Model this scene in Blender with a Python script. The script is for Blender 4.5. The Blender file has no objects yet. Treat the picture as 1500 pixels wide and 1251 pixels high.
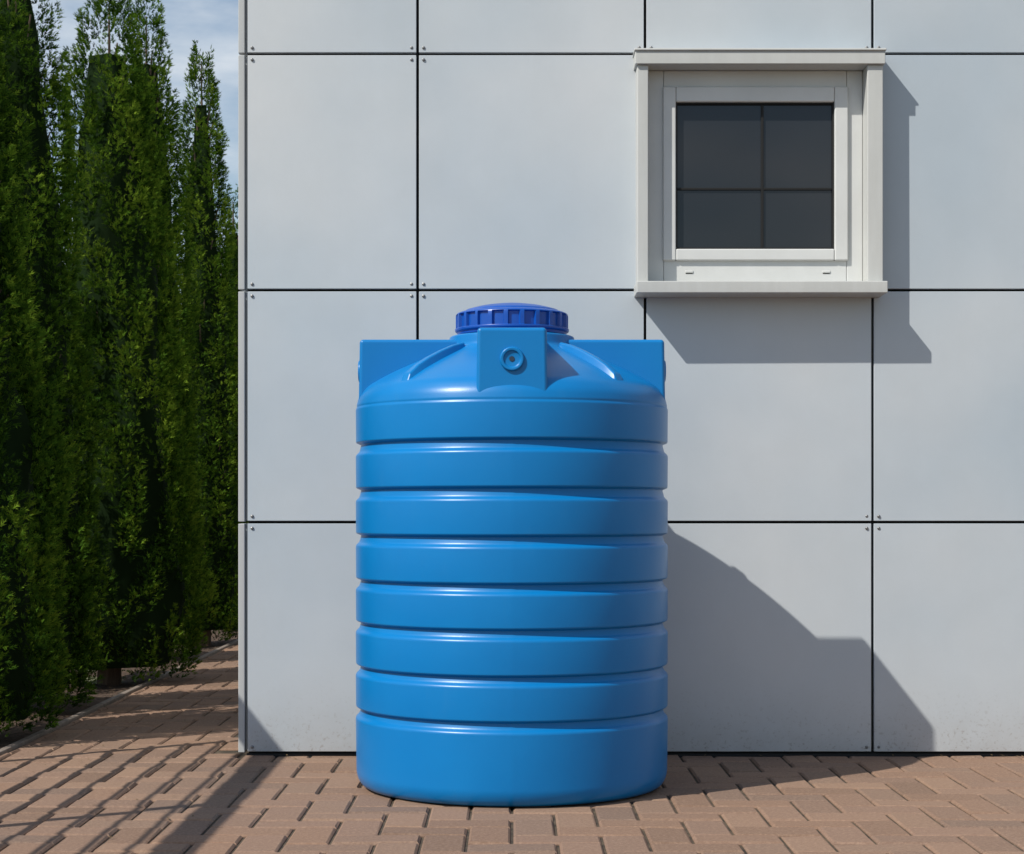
import bpy, bmesh, math, random
import numpy as np
from mathutils import Vector, Matrix
random.seed(4)
scene=bpy.context.scene
COL=scene.collection

# ------------------------------------------------------------------ helpers
def link(o,parent=None):
    COL.objects.link(o)
    if parent is not None: o.parent=parent
    return o
def empty(name,loc=(0,0,0)):
    e=bpy.data.objects.new(name,None); e.location=loc; e.empty_display_size=.2
    COL.objects.link(e); return e
def mesh_obj(name,verts,faces,mat,parent=None,smooth=False,angle=None):
    me=bpy.data.meshes.new(name); me.from_pydata(verts,[],faces); me.update()
    me.materials.append(mat)
    if smooth: me.polygons.foreach_set('use_smooth',[True]*len(me.polygons))
    o=bpy.data.objects.new(name,me); link(o,parent)
    if angle is not None:
        me.set_sharp_from_angle(angle=math.radians(angle))
    return o
def boxes(name,lst,mat,parent=None,bevel=0.003,seg=2,tilt=0.0):
    """lst of (x0,x1,y0,y1,z0,z1)"""
    vs=[];fs=[]
    for (x0,x1,y0,y1,z0,z1) in lst:
        b=len(vs)
        P=[(x0,y0,z0),(x1,y0,z0),(x1,y1,z0),(x0,y1,z0),(x0,y0,z1),(x1,y0,z1),(x1,y1,z1),(x0,y1,z1)]
        if tilt:
            ax=random.uniform(-tilt,tilt); az=random.uniform(-tilt,tilt)
            cx=(x0+x1)/2; cz=(z0+z1)/2
            P=[(p[0],p[1]+(p[0]-cx)*ax+(p[2]-cz)*az,p[2]) for p in P]
        vs+=P
        fs+=[tuple(b+i for i in f) for f in [(0,3,2,1),(4,5,6,7),(0,1,5,4),(1,2,6,5),(2,3,7,6),(3,0,4,7)]]
    o=mesh_obj(name,vs,fs,mat,parent)
    if bevel>0:
        m=o.modifiers.new('bevel','BEVEL'); m.width=bevel; m.segments=seg; m.limit_method='ANGLE'
        o.data.polygons.foreach_set('use_smooth',[True]*len(o.data.polygons))
        o.modifiers.new('wn','WEIGHTED_NORMAL')
    return o
def fillet(pts):
    out=[]
    for i,p in enumerate(pts):
        rad=p[2] if len(p)>2 else 0
        if rad<=0 or i in (0,len(pts)-1): out.append((p[0],p[1])); continue
        a=Vector((pts[i-1][0]-p[0],pts[i-1][1]-p[1])); b=Vector((pts[i+1][0]-p[0],pts[i+1][1]-p[1]))
        d=min(rad,a.length*.48,b.length*.48)
        A=Vector(p[:2])+a.normalized()*d; B=Vector(p[:2])+b.normalized()*d; C=Vector(p[:2])
        n=5
        for k in range(n+1):
            t=k/n
            q=A*(1-t)**2+C*2*t*(1-t)+B*t*t
            out.append((q.x,q.y))
    return out
def lathe(name,prof,mat,parent=None,seg=192,rfun=None,angle=40,mat_rot=None):
    vs=[];fs=[]
    n=len(prof)
    for j in range(seg):
        th=2*math.pi*j/seg
        for k,(r,z) in enumerate(prof):
            rr=r if rfun is None else rfun(r,z,th,j,k)
            vs.append((rr*math.sin(th),-rr*math.cos(th),z))
    for j in range(seg):
        j2=(j+1)%seg
        for k in range(n-1):
            fs.append((j*n+k,j2*n+k,j2*n+k+1,j*n+k+1))
    if mat_rot is not None:
        vs=[tuple(mat_rot@Vector(v)) for v in vs]
    me=bpy.data.meshes.new(name); me.from_pydata(vs,[],fs)
    bm=bmesh.new(); bm.from_mesh(me); bmesh.ops.remove_doubles(bm,verts=bm.verts,dist=1e-5)
    bmesh.ops.recalc_face_normals(bm,faces=bm.faces)
    bm.to_mesh(me); bm.free(); me.materials.append(mat)
    me.polygons.foreach_set('use_smooth',[True]*len(me.polygons))
    me.set_sharp_from_angle(angle=math.radians(angle))
    o=bpy.data.objects.new(name,me); return link(o,parent)

class M:
    def __init__(s,name,base=(.5,.5,.5),rough=.5,spec=.5,metal=0):
        s.m=bpy.data.materials.new(name); s.m.use_nodes=True
        s.nt=s.m.node_tree; s.b=s.nt.nodes['Principled BSDF']
        s.b.inputs['Base Color'].default_value=(*base,1); s.b.inputs['Roughness'].default_value=rough
        s.b.inputs['Specular IOR Level'].default_value=spec; s.b.inputs['Metallic'].default_value=metal
        s.tc=s.nt.nodes.new('ShaderNodeTexCoord'); s.L=s.nt.links.new; s.N=s.nt.nodes.new
    def noise(s,scale,detail=4,rough=.55,stretch=None,coord='Object'):
        n=s.N('ShaderNodeTexNoise'); n.inputs['Scale'].default_value=scale
        n.inputs['Detail'].default_value=detail; n.inputs['Roughness'].default_value=rough
        if stretch:
            mp=s.N('ShaderNodeMapping'); mp.inputs['Scale'].default_value=stretch
            s.L(s.tc.outputs[coord],mp.inputs[0]); s.L(mp.outputs[0],n.inputs['Vector'])
        else: s.L(s.tc.outputs[coord],n.inputs['Vector'])
        return n.outputs['Fac']
    def ramp(s,fac,stops):
        r=s.N('ShaderNodeValToRGB'); e=r.color_ramp.elements
        while len(e)<len(stops): e.new(.5)
        for i,(p,c) in enumerate(stops):
            e[i].position=p; e[i].color=(*c,1) if len(c)==3 else c
        s.L(fac,r.inputs[0]); return r.outputs[0]
    def mix(s,fac,a,b,mode='MIX'):
        x=s.N('ShaderNodeMix'); x.data_type='RGBA'; x.blend_type=mode
        for inp,v in ((x.inputs[0],fac),(x.inputs[6],a),(x.inputs[7],b)):
            if isinstance(v,(int,float)): inp.default_value=v
            elif isinstance(v,tuple): inp.default_value=(*v,1)
            else: s.L(v,inp)
        return x.outputs[2]
    def math(s,op,a,b=0.0,clamp=False):
        x=s.N('ShaderNodeMath'); x.operation=op; x.use_clamp=clamp
        for inp,v in ((x.inputs[0],a),(x.inputs[1],b)):
            if isinstance(v,(int,float)): inp.default_value=v
            else: s.L(v,inp)
        return x.outputs[0]
    def color(s,c): s.L(c,s.b.inputs['Base Color'])
    def rough(s,c,lo,hi):
        r=s.N('ShaderNodeMapRange'); r.inputs[3].default_value=lo; r.inputs[4].default_value=hi
        s.L(c,r.inputs[0]); s.L(r.outputs[0],s.b.inputs['Roughness'])
    def bump(s,h,strength=.3,dist=.005):
        b=s.N('ShaderNodeBump'); b.inputs['Strength'].default_value=strength; b.inputs['Distance'].default_value=dist
        s.L(h,b.inputs['Height']); s.L(b.outputs[0],s.b.inputs['Normal'])

# ------------------------------------------------------------------ materials
m=M('cladding_panel',rough=.38,spec=.6)
n1=m.noise(.75,3,.5); n2=m.noise(2.2,5,.6,(3.0,3.0,.5)); n3=m.noise(160,2)
c=m.ramp(n1,[(.32,(.44,.495,.54)),(.68,(.575,.59,.60))])
c=m.mix(m.math('MULTIPLY',n2,.14),c,(.40,.40,.385))
geo=m.N('ShaderNodeNewGeometry')
rr=m.ramp(geo.outputs['Random Per Island'],[(0,(.88,.91,.94)),(1,(1.0,1.0,1.0))])
c=m.mix(1.0,c,rr,'MULTIPLY')
blot=m.ramp(m.noise(5,6,.65),[(.35,(.965,.965,.965)),(.65,(1,1,1))]); c=m.mix(1.0,c,blot,'MULTIPLY')
sx=m.N('ShaderNodeSeparateXYZ'); m.L(geo.outputs['Position'],sx.inputs[0])
low=m.math('SUBTRACT',1.0,m.math('MULTIPLY',sx.outputs[2],2.4),True)
low=m.math('MULTIPLY',m.math('POWER',low,2.2),m.noise(9,6,.7))
c=m.mix(m.math('MULTIPLY',low,.7),c,(.27,.23,.19))
spk=m.ramp(m.noise(75,3,.7),[(.58,(0,0,0)),(.66,(1,1,1))])
c=m.mix(m.math('MULTIPLY',m.math('MULTIPLY',spk,low),1.1,True),c,(.2,.16,.13))
m.color(c); m.rough(n1,.26,.42); m.bump(m.mix(.12,m.noise(1.5,2),n3),.22,.006)
MAT_PANEL=m.m
MAT_BACK=M('joint_backing',(.015,.016,.017),.8).m
MAT_TRIM=M('corner_trim',(.42,.43,.43),.45).m
MAT_RIVET=M('rivet_metal',(.20,.20,.20),.4,metal=.6).m
m=M('window_casing_paint',rough=.45)
n=m.noise(3,5); st=m.noise(6,5,.6,(5,5,.6))
c=m.ramp(n,[(.3,(.475,.485,.475)),(.7,(.54,.55,.535))]); c=m.mix(m.math('MULTIPLY',st,.34),c,(.28,.27,.235)); m.color(c)
m.bump(m.noise(120,3),.06,.002); MAT_CASE=m.m
m=M('upvc_frame',rough=.32); n=m.noise(5,4); st=m.noise(9,5,.6)
c=m.ramp(n,[(.3,(.56,.57,.56)),(.7,(.62,.63,.62))]); m.color(m.mix(m.math('MULTIPLY',st,.18),c,(.35,.33,.29))); MAT_UPVC=m.m
MAT_GASKET=M('gasket',(.012,.012,.012),.6,spec=.3).m
m=M('dark_glass',rough=.05,spec=.5); n=m.noise(1.2,2)
m.color(m.ramp(n,[(.3,(.015,.017,.020)),(.7,(.023,.025,.028))])); m.bump(m.noise(2.2,1),.05,.01); MAT_GLASS=m.m
MAT_ROOF=M('roof_membrane',(.2,.2,.2),.8).m
def plastic(name,base,dark,rl,rh,bump=.10,spec=.5):
    m=M(name,rough=.35,spec=spec)
    n=m.noise(3.5,5,.6); c=m.mix(n,base,dark)
    d=m.noise(14,6,.7,(1,1,.35)); d=m.ramp(d,[(.58,(0,0,0)),(.8,(1,1,1))])
    c=m.mix(m.math('MULTIPLY',d,.05),c,(.14,.27,.40))
    m.color(c); m.rough(m.noise(6,5,.65),rl,rh)
    m.bump(m.mix(.3,m.noise(7,3),m.noise(170,2)),bump,.004)
    return m.m
MAT_TANK=plastic('blue_polyethylene',(.0002,.180,.475),(.0002,.142,.40),.29,.38,spec=.38)
MAT_LID=plastic('dark_blue_polyethylene',(.001,.072,.37),(.001,.060,.32),.30,.38)
MAT_HOLE=M('port_hole',(.01,.03,.06),.6).m
m=M('paver_clay',rough=.85,spec=.25)
geo=m.N('ShaderNodeNewGeometry')
c=m.ramp(geo.outputs['Random Per Island'],[(0,(.18,.110,.076)),(.2,(.28,.165,.108)),(.4,(.22,.138,.099)),(.6,(.265,.163,.115)),(.8,(.31,.192,.128)),(1,(.18,.120,.092))])
n=m.noise(1.3,5,.6); c=m.mix(m.math('MULTIPLY',n,.35),c,(.18,.13,.097))
n2=m.noise(90,5,.75); c=m.mix(m.math('MULTIPLY',n2,.55),c,m.ramp(n2,[(.4,(.10,.064,.046)),(.65,(.40,.28,.20))]))
m.color(c); m.bump(m.mix(.5,m.noise(60,5,.7),m.noise(240,3,.7)),.7,.004); MAT_PAV=m.m
m=M('joint_sand',rough=.95); n=m.noise(14,6,.7); m.color(m.ramp(n,[(.35,(.022,.017,.012)),(.65,(.11,.08,.05))])); MAT_SAND=m.m
m=M('ground_earth',rough=.95); n=m.noise(.6,8,.6); m.color(m.ramp(n,[(.35,(.05,.065,.02)),(.65,(.13,.12,.06))])); MAT_EARTH=m.m
m=M('bark_mulch',rough=.95); n=m.noise(38,6,.75); m.color(m.ramp(n,[(.35,(.03,.018,.011)),(.55,(.10,.06,.038)),(.7,(.22,.15,.10))])); m.bump(n,.9,.03); MAT_MULCH=m.m
m=M('kerb_concrete',rough=.85); n=m.noise(25,6,.7); m.color(m.ramp(n,[(.3,(.15,.12,.10)),(.7,(.25,.205,.17))])); m.bump(n,.3,.004); MAT_KERB=m.m
m=M('fence_wood',rough=.7); n=m.noise(8,5,.6,(6,.5,6)); m.color(m.ramp(n,[(.3,(.12,.08,.05)),(.7,(.22,.15,.10))])); MAT_FENCE=m.m
m=M('bark',rough=.9); n=m.noise(12,6,.7,(4,4,.6)); m.color(m.ramp(n,[(.3,(.05,.033,.022)),(.7,(.16,.11,.075))])); m.bump(n,.6,.01); MAT_BARK=m.m
fm=bpy.data.materials.new('thuja_foliage'); fm.use_nodes=True; nt=fm.node_tree; nt.nodes.remove(nt.nodes['Principled BSDF'])
at=nt.nodes.new('ShaderNodeAttribute'); at.attribute_name='tone'
rp=nt.nodes.new('ShaderNodeValToRGB'); e=rp.color_ramp.elements
for _ in range(2): e.new(.5)
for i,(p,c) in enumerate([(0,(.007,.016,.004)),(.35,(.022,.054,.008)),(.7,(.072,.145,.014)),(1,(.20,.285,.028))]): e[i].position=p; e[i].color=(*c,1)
nt.links.new(at.outputs['Fac'],rp.inputs[0])
df=nt.nodes.new('ShaderNodeBsdfDiffuse'); tr=nt.nodes.new('ShaderNodeBsdfTranslucent'); ms=nt.nodes.new('ShaderNodeMixShader'); ms.inputs[0].default_value=.25
nt.links.new(rp.outputs[0],df.inputs[0]); nt.links.new(rp.outputs[0],tr.inputs[0])
nt.links.new(df.outputs[0],ms.inputs[1]); nt.links.new(tr.outputs[0],ms.inputs[2]); nt.links.new(ms.outputs[0],nt.nodes['Material Output'].inputs[0])
MAT_LEAF=fm
MAT_CORE=M('crown_shade_core',(.009,.019,.006),.95,spec=.05).m  # near-black core that paints the darkness inside the crown

# ------------------------------------------------------------------ geometry constants
YW=7.53; TANK=(0.0,6.73)
mesh_obj('ground',[(-400,-400,-.03),(400,-400,-.03),(400,400,-.03),(-400,400,-.03)],[(0,1,2,3)],MAT_EARTH)
pav=empty('brick_pavement')
W=.138
vs=[];fs=[]
g=.0042; bv=.007
def clipx(x0,x1,y0,y1):
    x0=max(x0,-2.105)
    if y1>YW+.012 and x1>-1.125:
        if (x0+x1)/2>-1.125: y1=min(y1,YW+.012)
        else: x1=min(x1,-1.125)
    return x0,x1,y0,y1
def brick(x0,x1,y0,y1):
    x0,x1,y0,y1=clipx(x0,x1,y0,y1)
    if x1-x0<.03 or y1-y0<.03 or y0<-1.5 or x1>8.1: return
    b=len(vs); h=random.uniform(-.0022,.0016); tx=random.uniform(-.0016,.0016); ty=random.uniform(-.0016,.0016)
    x0+=g+random.uniform(0,.001);x1-=g+random.uniform(0,.001);y0+=g+random.uniform(0,.001);y1-=g+random.uniform(0,.001)
    for (xa,ya,z) in [(x0,y0,-.02),(x1,y0,-.02),(x1,y1,-.02),(x0,y1,-.02),
        (x0,y0,-.006),(x1,y0,-.006),(x1,y1,-.006),(x0,y1,-.006),
        (x0+bv,y0+bv,h-tx-ty),(x1-bv,y0+bv,h+tx-ty),(x1-bv,y1-bv,h+tx+ty),(x0+bv,y1-bv,h-tx+ty)]: vs.append((xa,ya,z))
    for a in (0,4):
        for k in range(4):
            k2=(k+1)%4; fs.append((b+a+k,b+a+k2,b+a+4+k2,b+a+4+k))
    fs.append((b+8,b+9,b+10,b+11))
for i in range(-17,60):
    for j in range(-12,153):
        k=(i-j)%4
        x=i*W; y=j*W+.03
        if y>21: continue
        if k==0:
            if x+2*W>-2.08 and (y<YW or x<-1.12): brick(x,x+2*W,y,y+W)
        if k==3:
            if x+W>-2.08 and (y<YW or x<-1.12): brick(x,x+W,y,y+2*W)
mesh_obj('pavers',vs,fs,MAT_PAV,pav)
mesh_obj('joint_sand',[(-2.2,-1.6,-.009),(8.1,-1.6,-.009),(8.1,YW+.05,-.009),(-1.05,YW+.05,-.009),(-1.05,21,-.009),(-2.2,21,-.009)],[(0,1,2,3,4,5)],MAT_SAND,pav)
vs=[];fs=[]
nx=40; ny=300
for j in range(ny+1):
    for i in range(nx+1):
        x=-6+ (6-2.14)*i/nx; y=-1.5+24*j/ny
        z=-.012+ (0.03*math.sin(x*5+y*2.1)+.02*math.sin(y*7.3+x*3))*min(1,(-2.14-x)*3)+random.uniform(0,.016)
        vs.append((x,y,z))
for j in range(ny):
    for i in range(nx):
        a=j*(nx+1)+i; fs.append((a,a+1,a+nx+2,a+nx+1))
mesh_obj('planting_bed',vs,fs,MAT_MULCH,smooth=True)
boxes('kerb',[(-2.145,-2.11,-1.5+k*1.0+.003,-.5+k*1.0-.003,-.1,.010) for k in range(22)],MAT_KERB,bevel=.006)

# fallen leaf litter along the kerb and wall foot
lv=[];lf=[]
rl=random.Random(11)
for k in range(900):
    if k<800: x=-2.1+rl.expovariate(3.0)*(1 if rl.random()<.6 else -1); y=rl.uniform(5.0,15)
    else: x=rl.uniform(-1.0,4); y=YW-rl.expovariate(22)-.005
    if x>-1.13 and y>YW: continue
    if (x**2+(y-6.73)**2)<.33: continue
    s=rl.uniform(.004,.012); a=rl.uniform(0,6.28); z=.004 if x>-2.1 else .025
    ca,sa=math.cos(a)*s,math.sin(a)*s; b=len(lv)
    lv+= [(x-ca,y-sa,z),(x+sa*.4,y-ca*.4,z+.002),(x+ca,y+sa,z+.003),(x-sa*.4,y+ca*.4,z+.001)]; lf.append((b,b+1,b+2,b+3))
mesh_obj('leaf_litter',lv,lf,M('dry_leaf',(.12,.075,.03),.8).m)

# ---- building
bld=empty('panel_clad_building',(0,0,0))
xs=[-1.09,-.387,.546,1.479]
while xs[-1]<8.5: xs.append(xs[-1]+.933)
zs=[.012,.958,1.910,2.879,3.848,4.817,5.786]
gap=.0055
pl=[];riv=[]
for i in range(len(xs)-1):
    for k in range(len(zs)-1):
        if i==2 and k==2: continue
        x0,x1,z0,z1=xs[i]+gap,xs[i+1]-gap,zs[k]+gap,zs[k+1]-gap
        pl.append((x0,x1,YW,YW+.03,z0,z1))
        for rx in (x0+.019,x1-.019):
            for rz in (z0+.019,z1-.019): riv.append((rx,rz))
boxes('front_panels',pl,MAT_PANEL,bld,bevel=.002,tilt=.0035)
ys=[YW+.03+.93*k for k in range(9)]
pls=[]
for j in range(8):
    for k in range(len(zs)-1):
        pls.append((-1.118,-1.09,ys[j]+gap+(.01 if j==0 else 0),ys[j+1]-gap,zs[k]+gap,zs[k+1]-gap))
boxes('side_panels',pls,MAT_PANEL,bld,bevel=.002)
XR=xs[-1]
boxes('backing_wall',[(-1.085,XR,YW+.037,YW+7.4,-.02,5.80)],MAT_BACK,bld,bevel=0)
tr=[]
for k in range(len(zs)-1):
    tr.append((-1.122,-1.0955,YW-.004,YW+.030,zs[k]+.002,zs[k+1]-.006))
boxes('corner_trim',tr,MAT_TRIM,bld,bevel=.003)
boxes('roof_coping',[(-1.15,XR+.05,YW-.04,YW+7.5,5.81,5.87)],MAT_ROOF,bld,bevel=.005)
boxes('base_strip',[(-1.09,XR,YW+.014,YW+.035,-.02,.008)],MAT_BACK,bld,bevel=0)
vs=[];fs=[]
for (rx,rz) in riv:
    b=len(vs); n=10
    for rad,yy in ((.0068,YW+.0),(.0062,YW-.003),(.0032,YW-.0048)):
        for a in range(n):
            t=2*math.pi*a/n; vs.append((rx+rad*math.cos(t),yy,rz+rad*math.sin(t)))
    for l in range(2):
        for a in range(n):
            a2=(a+1)%n; fs.append((b+l*n+a,b+l*n+a2,b+(l+1)*n+a2,b+(l+1)*n+a))
    fs.append(tuple(b+2*n+a for a in range(n)))
mesh_obj('rivets',vs,fs,MAT_RIVET,bld)
# ---- window
YC=YW-.10
boxes('window_casing',[(.507,.552,YC,YW+.03,1.9275,2.8095),(1.438,1.502,YC,YW+.03,1.9275,2.8095)],MAT_CASE,bld,bevel=.004)
boxes('window_lintel',[(.498,1.508,YW-.115,YW+.03,2.81,2.862),(.494,1.512,YW-.122,YW+.03,2.8625,2.872)],MAT_CASE,bld,bevel=.003)
boxes('window_sill',[(.500,1.508,YW-.165,YW+.03,1.879,1.927)],MAT_CASE,bld,bevel=.004)
FX0,FX1,FZ0,FZ1=.5525,1.4375,1.9275,2.8095
def ring(x0,x1,z0,z1,ix0,ix1,iz0,iz1,y0,y1):
    return [(x0,ix0,y0,y1,z0,z1),(ix1,x1,y0,y1,z0,z1),(ix0+.0003,ix1-.0003,y0,y1,iz1,z1),(ix0+.0003,ix1-.0003,y0,y1,z0,iz0)]
boxes('window_frame',ring(FX0,FX1,FZ0,FZ1,.621,1.372,2.032,2.738,YW-.003,YW+.034),MAT_UPVC,bld,bevel=.004)
boxes('window_sash',ring(.618,1.376,2.029,2.741,.671,1.320,2.077,2.678,YW-.019,YW+.028),MAT_UPVC,bld,bevel=.006,seg=3)
boxes('window_bead',ring(.6705,1.3205,2.0765,2.6785,.678,1.313,2.084,2.671,YW-.004,YW+.026),MAT_GASKET,bld,bevel=.001)
boxes('window_glass',[(.672,1.319,YW+.010,YW+.014,2.078,2.677)],MAT_GLASS,bld,bevel=0)
boxes('window_bars',[(1.022,1.032,YW+.002,YW+.0095,2.084,2.671),(.679,1.0215,YW+.002,YW+.0095,2.321,2.330),(1.0325,1.312,YW+.002,YW+.0095,2.321,2.330)],MAT_GASKET,bld,bevel=.001)
boxes('drain_caps',[(.710,.742,YW-.007,YW-.0033,1.980,1.990),(1.272,1.304,YW-.007,YW-.0033,1.980,1.990)],MAT_UPVC,bld,bevel=.002)
boxes('drain_slots',[(.712,.740,YW-.0045,YW-.0032,1.9765,1.9795),(1.274,1.302,YW-.0045,YW-.0032,1.9765,1.9795)],MAT_GASKET,bld,bevel=0)

# ------------------------------------------------------------------ water tank
tank=empty('water_tank',(TANK[0],TANK[1],0))
R=.570
pts=[(0,.003),(.50,.003,.02),(.545,.006,.03),(R-.003,.045,.03)]
gr=[(.259,.296),(.415,.450),(.570,.607),(.724,.761),(.883,.923),(1.045,1.087),(1.209,1.251)]
for (a,b) in gr:
    pts+= [(R,a-.004,.007),(R-.013,a+.008,.005),(R-.020,b-.008,.004),(R-.001,b,.005)]
pts+=[(R,1.372,.004),(R-.004,1.379,.003),(R-.003,1.386,.004),(R-.010,1.415,.03),(.535,1.452,.04),(.46,1.497,.05),(.36,1.543,.05),(.262,1.583,.03),(.232,1.600,.012),(.228,1.640,.008),(.196,1.643,.004),(.190,1.668)]
prof=fillet(pts)
def seam(r,z,th,j,k):
    if j in(0,) and .02<z<1.38: return r+.0012
    return r*(1+.0012*math.sin(3*th+1)+.0006*math.sin(7*th))
lathe('body',prof,MAT_TANK,tank,seg=288,rfun=seam,angle=50)
def lug(ang,name):
    me=bpy.data.meshes.new(name); bm=bmesh.new()
    w=.121; y0=-.553; y1=-.15; z0=1.36; z1=1.622
    V=[(-w,y0,z0),(w,y0,z0),(w,y1,z0),(-w,y1,z0),(-w+.004,y0+.004,z1),(w-.004,y0+.004,z1),(w-.004,y1,z1),(-w+.004,y1,z1)]
    bv_=[bm.verts.new(v) for v in V]
    for f in [(0,3,2,1),(4,5,6,7),(0,1,5,4),(1,2,6,5),(2,3,7,6),(3,0,4,7)]: bm.faces.new([bv_[i] for i in f])
    bmesh.ops.bevel(bm,geom=bm.edges[:],offset=.013,segments=4,affect='EDGES',profile=.5)
    bmesh.ops.rotate(bm,verts=bm.verts,cent=(0,0,0),matrix=Matrix.Rotation(ang,3,'Z'))
    bm.to_mesh(me); bm.free(); me.materials.append(MAT_TANK)
    me.polygons.foreach_set('use_smooth',[True]*len(me.polygons))
    o=link(bpy.data.objects.new(name,me),tank)
    o.modifiers.new('wn','WEIGHTED_NORMAL')
    rot=Matrix.Rotation(ang,4,'Z')@Matrix.Translation((0,-.549,1.515))@Matrix.Rotation(math.radians(90),4,'X')
    pr=fillet([(.0,.004),(.010,.004,.0),(.0102,.0045),(.027,.006,.002),(.029,.012,.002),(.038,.013,.003),(.041,.008,.003),(.041,-.005)])
    lathe('port_ring',pr,MAT_TANK,tank,seg=48,mat_rot=rot)
    pr=[(0,.0065),(.0085,.0065),(.0095,.002)]
    lathe('port_hole',pr,MAT_HOLE,tank,seg=20,mat_rot=rot)
for k in range(4): lug(k*math.pi/2,'lifting_lug_%d'%(k+1))
def rib(ang):
    vs=[];fs=[]
    st=[(.245,1.597),(.30,1.584),(.36,1.562),(.42,1.536),(.47,1.510),(.515,1.478),(.53,1.45)]
    for k,(r,z) in enumerate(st):
        t=k/(len(st)-1); w=.018+.020*t; w2=w*.45
        top=z+.010*(1-t)**.5; 
        for (dx,zz) in ((-w,z-.04),(-w2,top),(w2,top),(w,z-.04)): vs.append((dx,-r,zz))
    for k in range(len(st)-1):
        a=4*k
        for q in range(3): fs.append((a+q,a+q+1,a+q+5,a+q+4))
    fs.append((3,2,1,0)); b=4*(len(st)-1); fs.append((b,b+1,b+2,b+3))
    Rm=Matrix.Rotation(ang,3,'Z'); vs=[tuple(Rm@Vector(v)) for v in vs]
    o=mesh_obj('dome_rib',vs,fs,MAT_TANK,tank,smooth=True)
    bm=bmesh.new(); bm.from_mesh(o.data); bmesh.ops.recalc_face_normals(bm,faces=bm.faces); bm.to_mesh(o.data); bm.free()
    mo=o.modifiers.new('b','BEVEL'); mo.width=.006; mo.segments=3; mo.limit_method='ANGLE'; mo.angle_limit=math.radians(25)
    o.modifiers.new('wn','WEIGHTED_NORMAL')
for k in range(4): rib(math.radians(45+90*k))
pr=fillet([(.150,1.655),(.203,1.655,.003),(.209,1.660,.003),(.209,1.668,.002),(.206,1.670),(.206,1.676),(.206,1.70),(.206,1.716),(.203,1.724,.004),(.188,1.730,.004),(.176,1.731,.003),(.170,1.738,.004),(.12,1.752,.02),(.05,1.762,.02),(.0,1.763)])
NR=22
def cog(r,z,th,j,k):
    if .2045<r and 1.669<z<1.722:
        ph=(th*NR/(2*math.pi)+.5)%1.0
        if ph>.26: return r-.011
    return r
lathe('lid',pr,MAT_LID,tank,seg=NR*16,rfun=cog,angle=28)
lathe('lid_gasket',[(.17,1.640),(.200,1.646),(.201,1.655),(.17,1.656)],MAT_LID,tank,seg=96)

# ------------------------------------------------------------------ rail fence
fen=empty('rail_fence')
FX=-2.31; FY0,FY1=1.6,7.25
rails=[(FX-.02,FX+.02,FY0,FY1,1.60,1.735)]
z=1.50
while z>.15:
    rails.append((FX-.006,FX+.006,FY0,FY1,z-.018,z)); z-=.17
boxes('rails',rails,MAT_FENCE,fen,bevel=.003)
boxes('posts',[(FX-.055,FX-.021,y-.02,y+.02,-.1,1.72) for y in (1.7,3.5,5.3,7.15)],MAT_FENCE,fen,bevel=.004)

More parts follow.
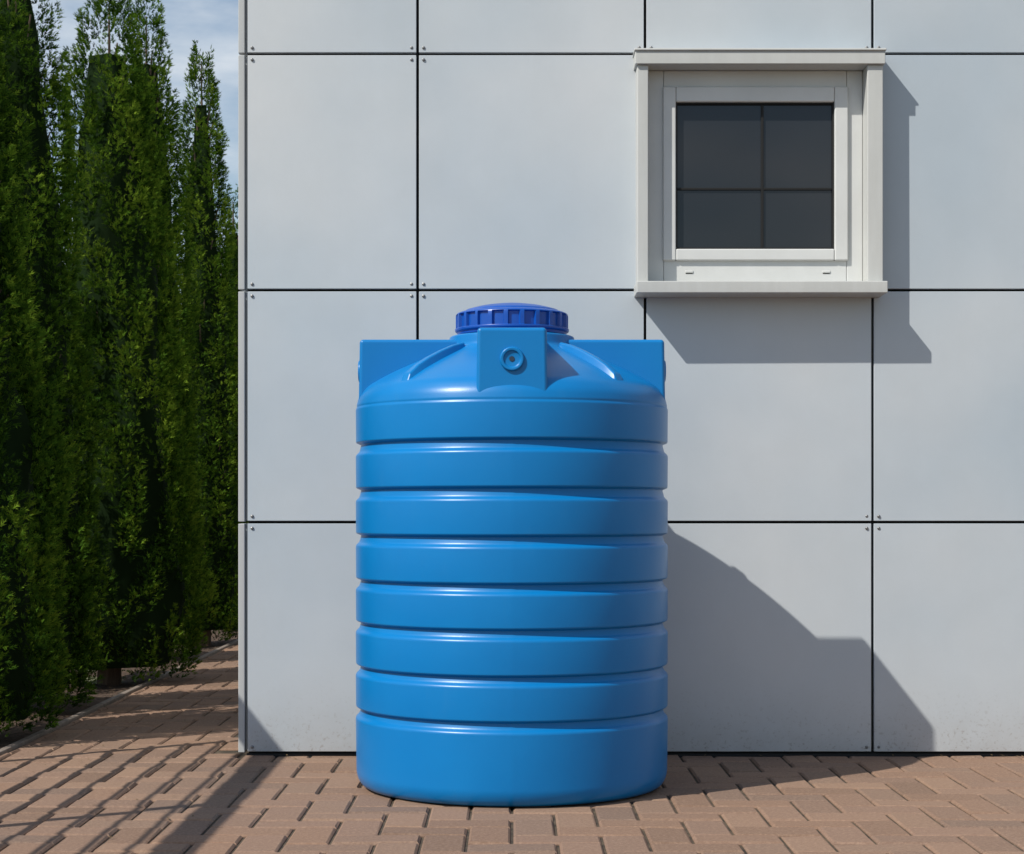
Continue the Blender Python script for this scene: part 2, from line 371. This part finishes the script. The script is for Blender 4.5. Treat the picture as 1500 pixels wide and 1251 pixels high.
# ------------------------------------------------------------------ trees
def env(t,R):
    if t<0 or t>1: return 0
    base=min(1.0,.84+t*2.0)
    return R*base*(1-t)**.42
def make_tree(name,x,y,H,Rm,seed,dens=1.0,bright=0.0):
    rng=np.random.default_rng(seed); rnd=random.Random(seed)
    root=empty(name,(x,y,0))
    vs=[];fs=[]
    def tube(P,rad,n=7):
        b=len(vs)
        for p,r in zip(P,rad):
            for a in range(n):
                t=2*math.pi*a/n; vs.append((p[0]+r*math.cos(t),p[1]+r*math.sin(t),p[2]))
        for k in range(len(P)-1):
            for a in range(n):
                a2=(a+1)%n; fs.append((b+k*n+a,b+k*n+a2,b+(k+1)*n+a2,b+(k+1)*n+a))
    tube([(0,0,-.05),(.01,0,.3),(0,.015,1.2),(.01,0,2.4),(0,0,H*.97)],[.075,.06,.045,.028,.004],9)
    for k in range(40):
        z0=.25+ (H*.8)*k/40; th=rnd.uniform(0,6.28); t=min(.98,(z0+.35)/H); rr=env(t,Rm)*.65
        tube([(0,0,z0),(rr*.5*math.cos(th),rr*.5*math.sin(th),z0+.12),(rr*math.cos(th),rr*math.sin(th),z0+.34)],[.016,.010,.004],5)
    mesh_obj('trunk',vs,fs,MAT_BARK,root,smooth=True)
    lump=[rnd.uniform(0,6.28) for _ in range(8)]
    def lob(th,t): return .07*math.sin(2*th+t*6+lump[0])+.06*math.sin(3*th-t*13+lump[1])+.06*math.sin(5*th+t*19+lump[2])+.07*math.sin(7*th+lump[3]+3*math.sin(t*9+lump[5]))*math.sin(t*34+2*math.sin(2*th)+lump[4])
    vs=[];fs=[]; nz=36;na=24
    for k in range(nz+1):
        t=.025+.87*k/nz
        for a in range(na):
            th=2*math.pi*a/na
            r=max(.005,env(t,Rm)*.88*(1+lob(th,t))-.085)
            vs.append((r*math.cos(th),r*math.sin(th),t*H))
    for k in range(nz):
        for a in range(na):
            a2=(a+1)%na; fs.append((k*na+a,k*na+a2,(k+1)*na+a2,(k+1)*na+a))
    mesh_obj('crown_shade_core',vs,fs,MAT_CORE,root,smooth=True)
    NP=int(620*dens*(H/4.3)*(Rm/.42)**.8)
    cen=[];dirs=[];ups=[];siz=[];tone=[]
    for p in range(NP):
        tt=(p+rnd.random())/NP
        t=tt*.985+.008; th=p*2.399963+rnd.uniform(-.35,.35)
        if rnd.random()>min(1,.30+.85*env(t,Rm)/Rm): continue
        top=max(0,(t-.8)/.2)
        lb=lob(th,t)
        r=env(t,Rm)*(1+1.15*lb)*rnd.uniform(.87,1.03)-.065*(1-.5*top)
        r=max(r,.004)
        lean=1-.7*top
        ax=Vector((math.cos(th)*rnd.uniform(.08,.34)*lean+rnd.gauss(0,.06),math.sin(th)*rnd.uniform(.08,.34)*lean+rnd.gauss(0,.06),1)).normalized()
        plen=rnd.uniform(.13,.29)*(1-.35*top); prad=rnd.uniform(.032,.066)*(1-.5*top)
        z0=min(t*H-plen*.4, H-plen*rnd.uniform(.75,1.0))
        base=Vector((r*math.cos(th),r*math.sin(th),z0))
        out=Vector((math.cos(th),math.sin(th),0))
        side=ax.cross(out).normalized(); fw=side.cross(ax)
        ns=int(66*plen/.23*(1-.3*top))
        ptone=rnd.uniform(-.16,.16)+bright+lb*.9  # lobe term puts the shade of crevices between clumps into leaf colour
        for s in range(ns):
            u=rnd.random(); ph_=rnd.gauss(0,1.1)
            pr_=prad*math.sin(math.pi*min(1,(.12+.88*u)))**.7*rnd.uniform(.55,1.1)+.004
            rad=(fw*math.cos(ph_)+side*math.sin(ph_))
            c_=base+ax*(u*plen)+rad*pr_
            if c_.z<.03: continue
            d=(ax*rnd.uniform(.2,1.0)+rad*rnd.uniform(.3,1.0)*(1-.5*top)+Vector((rnd.gauss(0,.18),rnd.gauss(0,.18),rnd.gauss(0,.13)))).normalized()
            cen.append(c_);dirs.append(d)
            upv=(rad+Vector((rnd.gauss(0,.35),rnd.gauss(0,.35),rnd.gauss(0,.35)))).normalized()
            ups.append(upv); siz.append(rnd.uniform(.024,.052)*(1-.1*top))
            tone.append(.18+.44*pr_/.066*math.cos(ph_*.6)+.28*u+ptone+rnd.gauss(0,.11))  # lighter tips for new growth, plus painted shade on inner sprays
    C=np.array([tuple(v) for v in cen]);D=np.array([tuple(v) for v in dirs]);U=np.array([tuple(v) for v in ups])
    S=np.array(siz)[:,None];T=np.array(tone)
    Sd=np.cross(D,U); Sd/=np.linalg.norm(Sd,axis=1,keepdims=True)+1e-9
    U2=np.cross(Sd,D)
    bl=[(0,0,1.0,.09),(.10,.72,.52,.09),(.18,-.70,.50,.09),(.42,.60,.42,.085),(.50,-.56,.40,.08)]
    allv=[];allt=[]
    for (s0,an,ln,wd) in bl:
        jit=rng.normal(0,.12,(len(C),1)); a=an+jit
        dd=D*np.cos(a)+Sd*np.sin(a)+U2*rng.normal(0,.14,(len(C),1))
        pp=-D*np.sin(a)+Sd*np.cos(a)
        o=C+D*s0*S
        allv.append(np.stack([o-pp*wd*S,o+pp*wd*S,o+dd*ln*S],1)); 
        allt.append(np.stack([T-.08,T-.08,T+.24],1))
    V=np.concatenate(allv).reshape(-1,3); TT=np.clip(np.concatenate(allt).reshape(-1),0,1)
    me=bpy.data.meshes.new('foliage'); me.vertices.add(len(V)); me.vertices.foreach_set('co',V.ravel())
    me.loops.add(len(V)); me.loops.foreach_set('vertex_index',np.arange(len(V),dtype=np.int32))
    nf=len(V)//3
    me.polygons.add(nf); me.polygons.foreach_set('loop_start',np.arange(0,len(V),3,dtype=np.int32))
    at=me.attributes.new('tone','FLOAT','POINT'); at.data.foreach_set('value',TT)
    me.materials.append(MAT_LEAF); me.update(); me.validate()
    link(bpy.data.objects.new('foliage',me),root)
    return root
spec=[(-2.44,8.05,3.60,.48,1,-.03),(-2.49,9.2,4.0,.46,2,-.04),(-2.37,10.8,4.10,.53,3,.07),(-2.47,12.4,4.48,.42,4,.02),(-2.35,13.9,4.55,.365,5,.08),(-2.37,15.6,3.75,.38,6,0),
      (-2.4,17.3,3.9,.38,7,0)]  # last value paints sunlit trees lighter and dimmer ones darker in leaf colour
for i,(x,y,H,Rm,s,br) in enumerate(spec):
    make_tree('arborvitae_tree' if i==0 else 'arborvitae_tree.%03d'%i,x,y,H,Rm,s,1.0 if i<5 else .5,br)

def distant():
    rng=np.random.default_rng(9)
    quads=[]
    for k in range(500):
        a=rng.uniform(math.radians(60),math.radians(160)); d=rng.uniform(60,75)
        cx,cy=d*math.cos(a),d*math.sin(a); h=rng.uniform(3,6.5); 
        for q in range(26):
            c=np.array([cx,cy,0])+np.array([rng.normal(0,1.2),rng.normal(0,1.2),rng.uniform(.1,1)*h])
            s=rng.uniform(.25,.6); u=rng.normal(size=3);u/=np.linalg.norm(u);w=np.cross(u,rng.normal(size=3));w/=np.linalg.norm(w)
            quads.append([c-u*s-w*s*.5,c+u*s-w*s*.5,c+u*s*.6+w*s*.6,c-u*s*.6+w*s*.6])
    V=np.array(quads).reshape(-1,3)
    o=mesh_obj('distant_trees',[tuple(v) for v in V],[(4*i,4*i+1,4*i+2,4*i+3) for i in range(len(V)//4)],MAT_LEAF)
    at=o.data.attributes.new('tone','FLOAT','POINT'); at.data.foreach_set('value',np.repeat(rng.uniform(.2,.6,len(V)//4),4))
distant()

# ------------------------------------------------------------------ light
sd=Vector((1.30,1.0,-1.65)).normalized()
sl=bpy.data.lights.new('sun','SUN'); sl.energy=5.0; sl.angle=math.radians(.5); sl.color=(1.0,.955,.875)
so=bpy.data.objects.new('sun',sl); so.rotation_euler=sd.to_track_quat('-Z','Y').to_euler(); so.location=(-5,-4,8); COL.objects.link(so)
w=bpy.data.worlds.new('World'); scene.world=w; w.use_nodes=True; nt=w.node_tree
bg=nt.nodes['Background']; sky=nt.nodes.new('ShaderNodeTexSky'); sky.sky_type='NISHITA'; sky.sun_disc=False
sky.sun_elevation=math.asin(-sd.z); sky.sun_rotation=math.atan2(-sd.x,-sd.y); sky.dust_density=.5; sky.air_density=1.15; sky.ozone_density=2.0
tc=nt.nodes.new('ShaderNodeTexCoord'); mp=nt.nodes.new('ShaderNodeMapping'); mp.inputs['Scale'].default_value=(3.0,3.0,9.0); mp.inputs['Location'].default_value=(.35,0,.2)
nz=nt.nodes.new('ShaderNodeTexNoise'); nz.inputs['Scale'].default_value=2.0; nz.inputs['Detail'].default_value=7; nz.inputs['Roughness'].default_value=.55
rp=nt.nodes.new('ShaderNodeValToRGB'); rp.color_ramp.elements[0].position=.42; rp.color_ramp.elements[1].position=.66
mx=nt.nodes.new('ShaderNodeMix'); mx.data_type='RGBA'
L=nt.links.new
L(tc.outputs['Generated'],mp.inputs[0]);L(mp.outputs[0],nz.inputs['Vector']);L(nz.outputs['Fac'],rp.inputs[0])
ml=nt.nodes.new('ShaderNodeMath'); ml.operation='MULTIPLY'; ml.inputs[1].default_value=.75
L(rp.outputs[0],ml.inputs[0]);L(ml.outputs[0],mx.inputs[0]);L(sky.outputs[0],mx.inputs[6]); mx.inputs[7].default_value=(7.2,7.6,8.0,1)
L(mx.outputs[2],bg.inputs[0]); bg.inputs[1].default_value=.11

# ------------------------------------------------------------------ camera
cd=bpy.data.cameras.new('camera'); cd.sensor_width=36; cd.lens=2690/1500*36; cd.clip_end=2000; cd.clip_start=.05
cd.shift_y=(750-625.5)/1500
co=bpy.data.objects.new('camera',cd); co.location=(0,0,1); co.rotation_euler=(math.radians(90),0,0); COL.objects.link(co)
scene.camera=co
scene.view_settings.view_transform='Standard'; scene.view_settings.look='None'; scene.view_settings.exposure=0
